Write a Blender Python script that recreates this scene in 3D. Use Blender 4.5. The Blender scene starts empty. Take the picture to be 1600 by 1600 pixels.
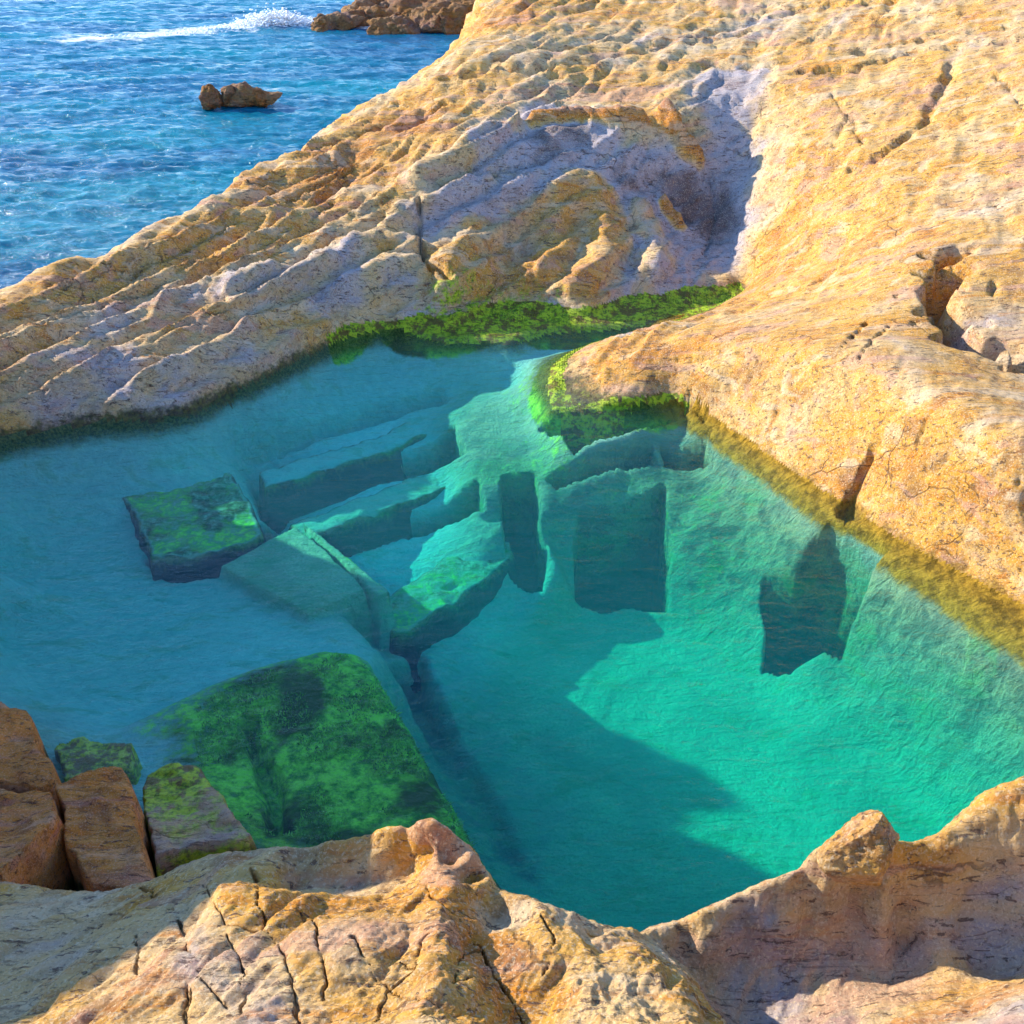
import bpy, bmesh, math, random
import numpy as np
from mathutils import Vector, Matrix
from mathutils.geometry import delaunay_2d_cdt

R = math.radians
S = bpy.context.scene
COL = S.collection
RES = 0.0026            # angular size of one terrain cell

# ------------------------------------------------------------------ camera
H = 5.5                 # eye above the pool water (z = 0)
PITCH = R(33.0)
FPX = 1570.0            # focal length in pixels of the 1600 px photograph
cd = bpy.data.cameras.new('camera'); cam = bpy.data.objects.new('camera', cd); COL.objects.link(cam)
cam.location = (0, 0, H); cam.rotation_euler = (R(90) - PITCH, 0, 0)
cd.sensor_width = 36; cd.lens = 36 * FPX / 1600; cd.clip_end = 2000; cd.clip_start = 0.05
S.camera = cam

# ------------------------------------------------------------------ light
SUN_EL = R(25); SUN_BACK = R(21)      # elevation; how far behind the scene's left it stands
sdir = Vector((-math.cos(SUN_EL) * math.cos(SUN_BACK), math.cos(SUN_EL) * math.sin(SUN_BACK), math.sin(SUN_EL)))
w = bpy.data.worlds.new('World'); S.world = w; w.use_nodes = True
nt = w.node_tree; bg = nt.nodes['Background']
sky = nt.nodes.new('ShaderNodeTexSky'); sky.sky_type = 'NISHITA'; sky.sun_disc = False
sky.sun_elevation = SUN_EL; sky.sun_rotation = math.atan2(sdir.x, sdir.y)
sky.air_density = 1.0; sky.dust_density = 0.0; sky.ozone_density = 6.0
nt.links.new(sky.outputs[0], bg.inputs[0]); bg.inputs[1].default_value = 0.15
ld = bpy.data.lights.new('sun', 'SUN'); ld.energy = 3.2; ld.angle = R(0.6); ld.color = (1.0, 0.90, 0.74)
lo = bpy.data.objects.new('sun', ld); COL.objects.link(lo)
lo.rotation_euler = sdir.to_track_quat('Z', 'Y').to_euler()
S.view_settings.view_transform = 'Standard'; S.view_settings.look = 'None'
S.view_settings.exposure = 1.55; S.view_settings.gamma = 1
S.render.engine = 'CYCLES'
S.cycles.use_denoising = True
S.cycles.max_bounces = 8; S.cycles.transparent_max_bounces = 12; S.cycles.volume_bounces = 0

# ------------------------------------------------------------------ helpers
CP, SP = math.cos(PITCH), math.sin(PITCH)
def ray(px, py):
    u = (px - 800) / FPX; v = (800 - py) / FPX
    return (u, CP + v * SP, -SP + v * CP)
def P(px, py, z):                        # where the ray through a pixel meets the height z
    a, b, c = ray(px, py); t = (z - H) / c
    return (a * t, b * t, z)
def D(px, py, d):                        # the point on that ray at ground distance d
    a, b, c = ray(px, py); t = d / b
    return (a * t, d, H + c * t)

def hash3(i, j, k, seed):
    h = (i * 374761393 + j * 668265263 + k * 2147483647 + seed * 1274126177).astype(np.uint32)
    h = (h ^ (h >> np.uint32(13))) * np.uint32(1274126177)
    h = h ^ (h >> np.uint32(16))
    return h
def noise(x, y, z, seed=0):
    x = np.asarray(x, np.float32); y = np.asarray(y, np.float32); z = np.asarray(z, np.float32)
    i = np.floor(x).astype(np.int64); j = np.floor(y).astype(np.int64); k = np.floor(z).astype(np.int64)
    fx = x - i; fy = y - j; fz = z - k
    u = fx * fx * fx * (fx * (fx * 6 - 15) + 10); v = fy * fy * fy * (fy * (fy * 6 - 15) + 10); w_ = fz * fz * fz * (fz * (fz * 6 - 15) + 10)
    def g(a, b, c):
        h = hash3(i + a, j + b, k + c, seed)
        gx = (h & np.uint32(1023)).astype(np.float32) / 511.5 - 1
        gy = ((h >> np.uint32(10)) & np.uint32(1023)).astype(np.float32) / 511.5 - 1
        gz = ((h >> np.uint32(20)) & np.uint32(1023)).astype(np.float32) / 511.5 - 1
        return gx * (fx - a) + gy * (fy - b) + gz * (fz - c)
    a = g(0,0,0); a += (g(1,0,0) - a) * u
    b = g(0,1,0); b += (g(1,1,0) - b) * u
    a += (b - a) * v
    c = g(0,0,1); c += (g(1,0,1) - c) * u
    d = g(0,1,1); d += (g(1,1,1) - d) * u
    c += (d - c) * v
    return a + (c - a) * w_
def fbm(x, y, z, octs, seed=0, gain=0.5, ridged=False):
    s = 0; a = 1.0; f = 1.0
    for o in range(octs):
        n = noise(x * f, y * f, z * f, seed + o * 17)
        s = s + a * ((0.5 - np.abs(n) * 1.6) if ridged else n)
        a *= gain; f *= 2.03
    return s
def sstep(a, b, x):
    t = np.clip((x - a) / (b - a), 0, 1); return t * t * (3 - 2 * t)

def inpoly(X, Y, poly):
    ins = np.zeros(X.shape, bool); n = len(poly)
    for q in range(n):
        x0, y0 = poly[q][:2]; x1, y1 = poly[(q + 1) % n][:2]
        if y0 == y1: continue
        c = ((y0 > Y) != (y1 > Y)) & (X < (x1 - x0) * (Y - y0) / (y1 - y0) + x0)
        ins ^= c
    return ins
def distpoly(X, Y, pts, closed):
    d = np.full(X.shape, 1e9, np.float32); n = len(pts)
    for q in range(n if closed else n - 1):
        x0, y0 = pts[q][:2]; x1, y1 = pts[(q + 1) % n][:2]
        L = (x1 - x0) ** 2 + (y1 - y0) ** 2 + 1e-9
        t = np.clip(((X - x0) * (x1 - x0) + (Y - y0) * (y1 - y0)) / L, 0, 1)
        d = np.minimum(d, np.hypot(X - x0 - t * (x1 - x0), Y - y0 - t * (y1 - y0)))
    return d

def tag(o, label=None, cat=None, group=None, kind=None):
    if label: o['label'] = label
    if cat: o['category'] = cat
    if group: o['group'] = group
    if kind: o['kind'] = kind
    return o
def mesh_np(name, co, faces, mat, smooth=True, attr=None, parent=None):
    me = bpy.data.meshes.new(name)
    n = len(co); k = faces.shape[1]; m = len(faces)
    me.vertices.add(n); me.vertices.foreach_set('co', np.asarray(co, np.float32).ravel())
    me.loops.add(m * k); me.loops.foreach_set('vertex_index', faces.astype(np.int32).ravel())
    me.polygons.add(m); me.polygons.foreach_set('loop_start', np.arange(0, m * k, k, dtype=np.int32))
    me.polygons.foreach_set('use_smooth', np.full(m, smooth))
    me.update(calc_edges=True)
    if attr is not None:
        a = me.color_attributes.new('zone', 'FLOAT_COLOR', 'POINT')
        a.data.foreach_set('color', np.asarray(attr, np.float32).ravel())
    if mat: me.materials.append(mat)
    o = bpy.data.objects.new(name, me); COL.objects.link(o)
    if parent: o.parent = parent
    return o

# ------------------------------------------------------------------ materials
def new_mat(name):
    m = bpy.data.materials.new(name); m.use_nodes = True
    nt = m.node_tree; b = nt.nodes['Principled BSDF']
    return m, nt, b
class N:
    def __init__(s, nt): s.nt = nt
    def n(s, t, **k):
        x = s.nt.nodes.new(t)
        for a, v in k.items(): setattr(x, a, v)
        return x
    def l(s, a, b): s.nt.links.new(a, b)
    def tex(s, vec, scale, detail=6, rough=0.6, dist=0.0, lac=2.0):
        x = s.n('ShaderNodeTexNoise'); s.l(vec, x.inputs['Vector'])
        x.inputs['Scale'].default_value = scale; x.inputs['Detail'].default_value = detail
        x.inputs['Roughness'].default_value = rough; x.inputs['Distortion'].default_value = dist
        return x.outputs['Fac']
    def mapv(s, vec, rot=(0,0,0), sc=(1,1,1)):
        x = s.n('ShaderNodeMapping'); s.l(vec, x.inputs['Vector'])
        x.inputs['Rotation'].default_value = rot; x.inputs['Scale'].default_value = sc
        return x.outputs[0]
    def rng(s, v, a, b, c=0.0, d=1.0):
        x = s.n('ShaderNodeMapRange'); s.l(v, x.inputs[0]); x.interpolation_type = 'SMOOTHSTEP'
        for i, q in enumerate((a, b, c, d)): x.inputs[1 + i].default_value = q
        return x.outputs[0]
    def mix(s, f, a, b, mode='MIX'):
        x = s.n('ShaderNodeMix', data_type='RGBA', blend_type=mode)
        for i, v in ((0, f), (6, a), (7, b)):
            if isinstance(v, (int, float)): x.inputs[i].default_value = v
            elif isinstance(v, tuple): x.inputs[i].default_value = (*v, 1)
            else: s.l(v, x.inputs[i])
        return x.outputs[2]
    def m(s, op, a, b=None):
        x = s.n('ShaderNodeMath', operation=op)
        for i, v in ((0, a), (1, b)):
            if v is None: continue
            if isinstance(v, (int, float)): x.inputs[i].default_value = v
            else: s.l(v, x.inputs[i])
        return x.outputs[0]
    def bump(s, h, st, dist, nrm=None):
        x = s.n('ShaderNodeBump'); x.inputs['Strength'].default_value = st; x.inputs['Distance'].default_value = dist
        s.l(h, x.inputs['Height'])
        if nrm is not None: s.l(nrm, x.inputs['Normal'])
        return x.outputs[0]

STRIKE = R(58)      # direction the beds run, measured from +x
def rock_material(name, warm=None, alga_line=True, tint=(1, 1, 1), k=1.0, green_line=False):
    m, nt, b = new_mat(name); g = N(nt)
    geo = g.n('ShaderNodeNewGeometry'); pos = geo.outputs['Position']
    if warm is None:
        at = g.n('ShaderNodeAttribute', attribute_name='zone'); sep = g.n('ShaderNodeSeparateColor'); g.l(at.outputs['Color'], sep.inputs[0])
        W, A, SD = sep.outputs[0], sep.outputs[1], sep.outputs[2]
    else:
        v = g.n('ShaderNodeValue'); v.outputs[0].default_value = warm; W = v.outputs[0]
        v = g.n('ShaderNodeValue'); v.outputs[0].default_value = 0; A = v.outputs[0]
    n1 = g.tex(pos, 0.9 * k, 7, 0.62, 0.6)
    n2 = g.tex(pos, 3.1 * k, 8, 0.68, 0.3)
    st = g.tex(g.mapv(pos, (0.35, 0, -STRIKE), (0.35, 3.4, 2.6)), 2.2 * k, 8, 0.7, 0.5)
    pale, gold, orange, lilac, brown = (.72,.475,.21), (.72,.36,.05), (.60,.195,.01), (.48,.415,.42), (.20,.09,.045)
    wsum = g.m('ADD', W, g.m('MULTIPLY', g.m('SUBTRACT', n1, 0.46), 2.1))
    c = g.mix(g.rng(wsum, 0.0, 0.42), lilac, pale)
    c = g.mix(g.rng(wsum, 0.02, -0.55), c, (.16,.11,.105))  # darkest rock tone; carries part of the alcove's shade as colour
    c = g.mix(g.rng(wsum, 0.35, 0.72), c, gold)
    c = g.mix(g.m('MULTIPLY', g.rng(wsum, 0.68, 1.1), 0.85), c, orange)
    c = g.mix(g.m('MULTIPLY', g.rng(st, 0.46, 0.66), g.rng(W, -.2, .2, 0.0, .38)), c, pale)
    c = g.mix(g.m('MULTIPLY', g.m('MULTIPLY', g.rng(st, 0.48, 0.35), g.rng(W, 0.05, .4)), 0.7), c, orange)
    c = g.mix(g.m('MULTIPLY', g.rng(n2, 0.50, 0.36), g.rng(W, 0.05, .5, .10, .6)), c, brown)
    seam = g.tex(g.mapv(pos, (0.35, 0, -STRIKE), (0.3, 2.4, 2.4)), 2.6 * k, 5, 0.6, 1.1)
    sm = g.m('MULTIPLY', g.rng(g.m('ABSOLUTE', g.m('SUBTRACT', seam, 0.5)), 0.022, 0.004), g.rng(n2, .40, .56))
    band = g.tex(g.mapv(pos, (0.35, 0, -STRIKE), (0.15, 1.6, 2.4)), 1.7 * k, 4, 0.55, 0.6)
    c = g.mix(g.m('MULTIPLY', g.rng(band, .54, .64), g.rng(W, 0.0, .35, .12, .5)), c, (.58,.31,.24))
    c = g.mix(g.m('MULTIPLY', g.rng(band, .44, .36), g.rng(W, -.1, .3, 0.0, .4)), c, (.80,.64,.44))
    c = g.mix(g.m('MULTIPLY', sm, 0.45), c, (.13,.065,.05))
    # weathered pits and dashes
    pit = g.tex(g.mapv(pos, (0.3, 0.2, -STRIKE), (0.4, 1.9, 1.9)), 15 * k, 5, 0.65, 0.5)
    pm = g.rng(pit, 0.405, 0.37)
    pit2 = g.tex(pos, 42 * k, 4, 0.65)
    pm2 = g.rng(pit2, 0.42, 0.36)
    c = g.mix(g.m('MULTIPLY', pm, 0.78), c, (.12,.065,.05))
    c = g.mix(g.m('MULTIPLY', pm2, 0.45), c, (.22,.13,.09))
    fleck = g.tex(pos, 60 * k, 5, 0.7)
    c = g.mix(g.m('MULTIPLY', g.rng(fleck, 0.52, 0.62), 0.5), c, (.84,.68,.44))
    # hairline joints
    vor = g.n('ShaderNodeTexVoronoi', feature='DISTANCE_TO_EDGE'); vor.inputs['Scale'].default_value = 1.15 * k
    warp = g.n('ShaderNodeVectorMath', operation='ADD'); 
    wn = g.n('ShaderNodeTexNoise'); g.l(pos, wn.inputs['Vector']); wn.inputs['Scale'].default_value = 2.2 * k; wn.inputs['Detail'].default_value = 6
    sc = g.n('ShaderNodeVectorMath', operation='SCALE'); g.l(wn.outputs['Color'], sc.inputs[0]); sc.inputs['Scale'].default_value = 0.55 / k
    g.l(g.mapv(pos, (0, 0, -STRIKE), (0.7, 1.5, 1)), warp.inputs[0]); g.l(sc.outputs[0], warp.inputs[1]); g.l(warp.outputs[0], vor.inputs['Vector'])
    jt = g.m('MULTIPLY', g.rng(vor.outputs['Distance'], 0.016, 0.002), g.rng(n1, 0.50, 0.60))
    c = g.mix(g.m('MULTIPLY', jt, 0.55), c, (.07,.04,.03))
    c = g.mix(1.0, c, tint, 'MULTIPLY')
    # algae: stained fringe at the waterline and where it is thick
    sz = g.n('ShaderNodeSeparateXYZ'); g.l(pos, sz.inputs[0]); Z = sz.outputs[2]
    an = g.tex(pos, 7, 6, 0.7)
    hh = g.m('ADD', Z, g.m('MULTIPLY', g.m('SUBTRACT', an, 0.5), -0.42))
    if alga_line:
        wet = g.rng(hh, *((.23, .11) if green_line else (0.17, 0.04)))
    else:
        v = g.n('ShaderNodeValue'); v.outputs[0].default_value = 0; wet = v.outputs[0]
    am = g.rng(g.m('ADD', A, g.m('MULTIPLY', g.m('SUBTRACT', an, 0.5), 1.1)), 0.35, 0.6)
    gn = g.tex(pos, 19, 6, 0.7)
    green = g.mix(g.rng(an, .42, .52), (.16,.12,.02), g.mix(g.rng(gn, 0.36, 0.56), (.08,.17,.008), (.48,.62,.02)))
    dark = g.mix(g.rng(gn, 0.4, 0.62), (.025,.028,.014), (.11,.12,.02))
    sx_ = g.n('ShaderNodeSeparateXYZ'); g.l(pos, sx_.inputs[0])
    gr = g.m('MULTIPLY', g.rng(sx_.outputs[0], 1.6, 2.1), g.rng(sx_.outputs[1], 11.2, 10.9))
    dark = g.mix(gr, dark, g.mix(g.rng(gn, .4, .6), (.20,.10,.012), (.42,.25,.03)))
    wet = g.mix(gr, wet, g.rng(hh, .09, .0)) if alga_line else wet
    c = g.mix(g.m('MULTIPLY', wet, 0.9), c, green if green_line else dark)
    c = g.mix(am, c, green)
    g.l(c, b.inputs['Base Color'])
    wetall = g.m('MAXIMUM', wet, am)
    g.l(g.rng(wetall, 0, 1, 0.88, 0.42), b.inputs['Roughness'])
    b.inputs['Specular IOR Level'].default_value = 0.3
    h = g.m('ADD', g.m('MULTIPLY', st, 0.5), g.m('MULTIPLY', n2, 0.6))
    n = g.bump(h, 0.65, 0.07 / k)
    h2 = g.m('SUBTRACT', g.m('MULTIPLY', g.tex(pos, 26 * k, 7, 0.72), 1.0), g.m('ADD', g.m('MULTIPLY', pm, 0.7), g.m('ADD', g.m('MULTIPLY', sm, 0.3), g.m('MULTIPLY', jt, 0.6))))
    n = g.bump(h2, 0.85, 0.028 / k, n)
    n = g.bump(g.tex(pos, 95 * k, 5, 0.75), 0.9, 0.008 / k, n)
    g.l(n, b.inputs['Normal'])
    return m

def bed_material(name='pool_bed'):
    m, nt, b = new_mat(name); g = N(nt)
    geo = g.n('ShaderNodeNewGeometry'); pos = geo.outputs['Position']
    at = g.n('ShaderNodeAttribute', attribute_name='zone'); sep = g.n('ShaderNodeSeparateColor'); g.l(at.outputs['Color'], sep.inputs[0])
    W, A, SD = sep.outputs
    n1 = g.tex(pos, 1.3, 6, 0.6, 0.4); n2 = g.tex(pos, 9, 7, 0.7); n3 = g.tex(pos, 34, 5, 0.7)
    sand = g.mix(g.rng(n3, 0.35, 0.65), (.36,.54,.32), (.58,.72,.46))
    sand = g.mix(g.rng(n1, 0.3, 0.7), sand, (.26,.46,.30))
    bluegrey = g.mix(g.rng(n2, 0.3, 0.7), (.30,.62,.62), (.46,.80,.76))
    n4 = g.tex(g.mapv(pos, (0, 0, R(35)), (.6, 1.5, 1)), 3.2, 8, 0.72, .6)
    stone = g.mix(g.rng(n4, 0.40, 0.58), (.055,.06,.03), (.34,.30,.14))
    stone = g.mix(g.m('MULTIPLY', g.rng(n1, .52, .6), .6), stone, (.10,.30,.05))
    stone = g.mix(g.m('MULTIPLY', g.rng(n3, 0.5, 0.36), 0.6), stone, (.07,.11,.08))
    base = g.mix(W, bluegrey, sand)          # W: pale green sand against blue grey silt
    base = g.mix(g.m('MULTIPLY', g.rng(n4, .53, .62), .35), base, (.12,.36,.12))
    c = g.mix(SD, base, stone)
    c = g.mix(g.rng(SD, 1.05, 1.5), c, (.018,.035,.055))               # SD: bare rock; navy at its top end, pit and groove shade put into colour
    green = g.mix(g.rng(n2, 0.35, 0.62), (.04,.22,.02), (.34,.80,.07))
    green = g.mix(g.m('MULTIPLY', g.rng(n3, 0.55, 0.7), 0.5), green, (.35,.5,.15))
    am = g.rng(g.m('ADD', A, g.m('MULTIPLY', g.m('SUBTRACT', n2, 0.5), 0.9)), 0.3, 0.65)
    brn = g.mix(g.rng(n1, .40, .55), (.05,.09,.02), green)
    c = g.mix(am, c, brn)
    # dark weed on the rock just under the surface
    tz = g.n('ShaderNodeSeparateXYZ'); g.l(pos, tz.inputs[0])
    c = g.mix(g.m('MULTIPLY', g.rng(g.m('ADD', tz.outputs[2], g.m('MULTIPLY', g.m('SUBTRACT', n2, 0.5), 0.2)), -0.26, -0.08), 0.9), c, g.mix(g.rng(n3, .4, .6), (.03,.045,.015), (.13,.16,.04)))
    sz = g.n('ShaderNodeSeparateXYZ'); g.l(pos, sz.inputs[0]); Z = sz.outputs[2]; X = sz.outputs[0]
    gl = g.m('MULTIPLY', g.rng(g.m('ADD', Z, g.m('MULTIPLY', g.m('SUBTRACT', n2, 0.5), 0.16)), -0.26, -0.17), g.rng(X, 1.6, 2.1))
    gold = g.mix(g.rng(n2, 0.35, 0.62), (.14,.085,.012), (.46,.27,.03))
    c = g.mix(gl, c, gold)
    g.l(c, b.inputs['Base Color']); b.inputs['Roughness'].default_value = 0.9; b.inputs['Specular IOR Level'].default_value = 0.1
    rip = g.tex(g.mapv(pos, (0, 0, R(25)), (.5, 2.2, 1)), 6, 3, .5, .8)
    n = g.bump(g.m('ADD', g.m('ADD', g.m('MULTIPLY', n2, 0.8), g.m('MULTIPLY', n3, 0.6)), rip), 0.9, 0.06)
    g.l(n, b.inputs['Normal'])
    return m

def pool_water_material():
    m = bpy.data.materials.new('clear_pool_water'); m.use_nodes = True; nt = m.node_tree; nt.nodes.clear(); g = N(nt)
    out = g.n('ShaderNodeOutputMaterial')
    geo = g.n('ShaderNodeNewGeometry'); pos = geo.outputs['Position']
    tr = g.n('ShaderNodeBsdfTransparent'); gl = g.n('ShaderNodeBsdfGlossy'); gl.inputs['Roughness'].default_value = 0.06
    v = g.mapv(pos, (0, 0, R(-20)), (1, 1.9, 1))
    n = g.bump(g.tex(v, 3.2, 3, 0.5, 0.5), 0.5, 0.06)
    n = g.bump(g.tex(v, 15, 4, 0.65, 0.4), 0.6, 0.016, n)
    g.l(n, gl.inputs['Normal'])
    dt = g.n('ShaderNodeVectorMath', operation='DOT_PRODUCT'); g.l(n, dt.inputs[0]); g.l(geo.outputs['Incoming'], dt.inputs[1])
    sch = g.m('POWER', g.m('SUBTRACT', 1.0, g.m('MINIMUM', g.m('ABSOLUTE', dt.outputs['Value']), 1.0)), 5.0)
    fr = g.m('ADD', 0.02, g.m('MULTIPLY', sch, 0.9))     # the same reflectance from above and from below: no refraction, so no total reflection
    mx = g.n('ShaderNodeMixShader'); g.l(fr, mx.inputs[0]); g.l(tr.outputs[0], mx.inputs[1]); g.l(gl.outputs[0], mx.inputs[2])
    g.l(mx.outputs[0], out.inputs['Surface'])
    va = g.n('ShaderNodeVolumeAbsorption'); va.inputs['Color'].default_value = (0.12, 0.975, 0.94, 1); va.inputs['Density'].default_value = 0.75
    vs = g.n('ShaderNodeVolumeScatter'); vs.inputs['Color'].default_value = (0.01, 0.85, 0.95, 1); vs.inputs['Density'].default_value = 0.065
    ad = g.n('ShaderNodeAddShader'); g.l(va.outputs[0], ad.inputs[0]); g.l(vs.outputs[0], ad.inputs[1])
    g.l(ad.outputs[0], out.inputs['Volume'])
    return m
def sea_material():
    m, nt, b = new_mat('sea_water'); g = N(nt)
    geo = g.n('ShaderNodeNewGeometry'); pos = geo.outputs['Position']
    at = g.n('ShaderNodeAttribute', attribute_name='zone'); sep = g.n('ShaderNodeSeparateColor'); g.l(at.outputs['Color'], sep.inputs[0])
    n1 = g.tex(g.mapv(pos, (0, 0, R(-8)), (0.35, 1, 1)), 0.35, 4, 0.55)
    c = g.mix(g.rng(n1, 0.3, 0.7), (.0,.09,.20), (.0,.21,.29))
    fn = g.tex(g.mapv(pos, (0, 0, 0), (0.5, 1, 1)), 1.6, 8, 0.75)
    f = g.rng(g.m('ADD', sep.outputs[0], g.m('MULTIPLY', g.m('SUBTRACT', fn, 0.5), 2.6)), 0.5, 1.0)
    c = g.mix(f, c, (.8,.85,.87))
    g.l(c, b.inputs['Base Color']); g.l(g.rng(f, 0, 1, 0.12, 0.8), b.inputs['Roughness']); b.inputs['IOR'].default_value = 1.33
    v = g.mapv(pos, (0, 0, R(-10)), (0.55, 1, 1))
    n = g.bump(g.tex(v, 5.5, 6, 0.68, 0.3), 1.0, 0.09)
    g.l(n, b.inputs['Normal'])
    return m
M_ROCK = rock_material('layered_sandstone')
M_BED = bed_material()
M_POOL = pool_water_material()
M_SEA = sea_material()

# ------------------------------------------------------------------ survey points of the terrain
PTS = []; ATT = []
def add(p, warm=0.5, alga=0.0, sd=0.0): PTS.append(p); ATT.append((warm, alga, sd))
def line(pts, step=0.10, **k):
    for q in range(len(pts) - 1):
        a, b = Vector(pts[q]), Vector(pts[q + 1])
        r = max(0.5, a.xy.length); n = max(1, int((b.xy - a.xy).length / (step * r / 6)))
        for i in range(n): add(tuple(a.lerp(b, i / n)), **k)
    add(tuple(pts[-1]), **k)
def ps(l): return [P(*q) for q in l]
def offset(pts, dist, z, side):
    out = []
    for q, p in enumerate(pts):
        a = Vector(pts[max(0, q - 1)]).xy; b = Vector(pts[min(len(pts) - 1, q + 1)]).xy
        t = (b - a).normalized(); n = Vector((-t.y, t.x)) * side
        out.append((p[0] + n.x * dist, p[1] + n.y * dist, z if not callable(z) else z(p[2])))
    return out

# crest of the far ridge against the sea
CREST = ps([(-60,480,.75),(0,455,.8),(70,425,.85),(140,395,.9),(210,370,.92),(280,338,1.0),(400,265,1.2),(520,190,1.5),(610,145,1.7),(690,95,2.0),(712,70,2.2),(730,25,2.5)]) + [D(745,-30,23.5), D(770,-90,26)]
line(CREST[:-4], warm=.45); line(CREST[-4:], warm=1.1)
for q in (D(745,50,22.3), D(790,20,22.6), D(770,75,21.2)): add(q, 1.1)
line(offset(CREST, 0.35, lambda z: z - 0.35, 1), warm=.4)
SEAFOOT = offset(CREST, 1.1, -1.0, 1); line(SEAFOOT, warm=.4)
line(offset(CREST, 3.2, -3.0, 1), step=.4)
# ridge body
line(ps([(-60,590,.48),(0,560,.5),(150,520,.52),(300,478,.55),(355,455,.6)]), warm=.30)
line(ps([(-60,630,.40),(0,605,.42),(200,548,.42),(400,512,.42),(560,480,.42),(650,452,.5)]), warm=.42)
line(ps([(-60,675,.24),(0,655,.24),(120,622,.30),(250,602,.33),(380,562,.33),(480,520,.30),(560,490,.3),(640,472,.3)]), warm=.12)
line(ps([(0,500,.68),(150,455,.75),(300,400,.85)]), warm=.45)
line(ps([(300,360,.92),(450,300,1.15),(560,235,1.45),(640,195,1.65)]), warm=.85)
line(ps([(355,430,.72),(420,380,.85),(520,330,1.0),(600,300,1.18)]), warm=.6)
line(ps([(380,450,.62),(500,440,.62),(600,420,.68),(680,400,.72)]), warm=.12)
line(ps([(560,380,.8),(640,350,.92)]), warm=.25)
# brow above the shaded alcove
line([D(600,300,15.0), D(650,268,15.4), D(720,235,15.9), D(800,200,16.3), D(880,185,16.5), D(980,185,16.6), D(1030,150,17.1), D(1110,118,17.8), D(1225,118,17.6)], warm=.55)
line([D(700,190,17.6), D(800,160,18.0), D(900,140,18.5), D(1000,120,18.9), D(1100,100,19.2), D(1220,95,18.9)], warm=.6)
line([D(720,90,19.8), D(820,80,19.6), D(950,70,20.2), D(1100,60,20.2), D(1250,60,19.6), D(1420,60,18.4), D(1600,55,17.0)], warm=.35)
line([D(760,50,20.8), D(850,45,21.2), D(950,35,21.4), D(1050,20,21.5)], warm=.55)
line([D(760,-20,24), D(900,0,23.0), D(1000,-5,22.7), D(1150,0,22), D(1300,0,20.8), D(1450,0,19.5), D(1600,0,18.2), D(1800,0,17)], warm=.55)
# alcove wall: dark rock tone, part of its shade put into the colour
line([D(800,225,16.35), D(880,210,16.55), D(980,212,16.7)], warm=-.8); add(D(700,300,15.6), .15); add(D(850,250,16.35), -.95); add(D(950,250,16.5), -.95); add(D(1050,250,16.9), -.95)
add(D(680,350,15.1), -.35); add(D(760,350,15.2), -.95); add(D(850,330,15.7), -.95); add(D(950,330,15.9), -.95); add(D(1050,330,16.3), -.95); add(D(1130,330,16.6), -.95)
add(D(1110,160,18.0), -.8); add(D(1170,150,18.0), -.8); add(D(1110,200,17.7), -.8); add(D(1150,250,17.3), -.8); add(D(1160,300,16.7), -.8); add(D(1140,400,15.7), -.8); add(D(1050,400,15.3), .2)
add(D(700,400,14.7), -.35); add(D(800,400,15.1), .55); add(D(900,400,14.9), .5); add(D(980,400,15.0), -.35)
line([D(1030,190,17.3), D(1050,225,16.9), D(1085,250,16.7)], warm=.9)
line([D(1225,125,17.6), D(1215,200,16.7), D(1190,280,16.0), D(1203,370,15.1), D(1185,420,14.7)], warm=.75)
# foot of the alcove, thick with algae
line(ps([(640,474,.25),(700,478,.12),(800,476,.12),(900,482,.10),(1000,464,.12),(1080,446,.15),(1145,440,.2)]), warm=.2, alga=.35)
line(ps([(520,530,.06),(600,498,.07),(700,500,.06),(800,500,.07),(880,500,.04)]), warm=.3, alga=.85)
# hill on the right
for px, py, d, wm in ((1300,60,19.3,.5),(1450,100,17.0,.5),(1600,110,15.8,.45),(1800,110,14.5,.5),(1300,150,16.9,.5),(1450,160,15.9,.6),(1600,180,14.7,.5),(1800,200,13,.5),
        (1290,240,15.6,.7),(1360,235,15.0,.75),(1450,250,14.4,.5),(1600,260,13.5,.45),(1260,340,14.7,.65),(1400,330,13.5,.5),(1520,330,12.9,.35),(1600,350,12.3,.45),(1800,360,11.2,.5),
        (1240,430,13.6,.8),(1350,400,12.7,.85),(1440,385,12.1,.9)):
    add(D(px, py, d), wm)
line([D(1220,470,12.9), D(1330,450,11.9), D(1420,440,11.4)], warm=.75)
line([D(1440,392,12.0), D(1500,385,11.9), D(1600,405,11.5), D(1800,450,10.6)], warm=.75)
line([D(1445,470,10.95), D(1500,520,10.5), D(1560,550,10.1), D(1640,585,9.7), D(1800,650,9.0)], warm=.3)
add(D(1540,460,10.95), .4); add(D(1600,500,10.6), .5)
# headland
HRIDGE = ps([(885,590,.10),(950,560,.33),(1050,535,.58),(1150,530,.82),(1250,545,1.02),(1350,575,1.15),(1450,615,1.22),(1600,690,1.28),(1800,790,1.35)])
line(HRIDGE, warm=.6)
line(ps([(900,560,.16),(980,515,.33),(1060,512,.45),(1150,492,.62),(1250,498,.9),(1400,530,1.18)]), warm=.6)
line(ps([(905,622,.10),(1000,608,.20),(1080,612,.17),(1150,640,.18),(1260,705,.18),(1400,790,.20),(1500,836,.20),(1600,880,.22),(1800,990,.25)]), warm=.58)
line(ps([(1090,590,.36),(1200,625,.53),(1320,680,.62),(1450,740,.68),(1600,800,.72),(1800,900,.78)]), warm=.5)
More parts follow.
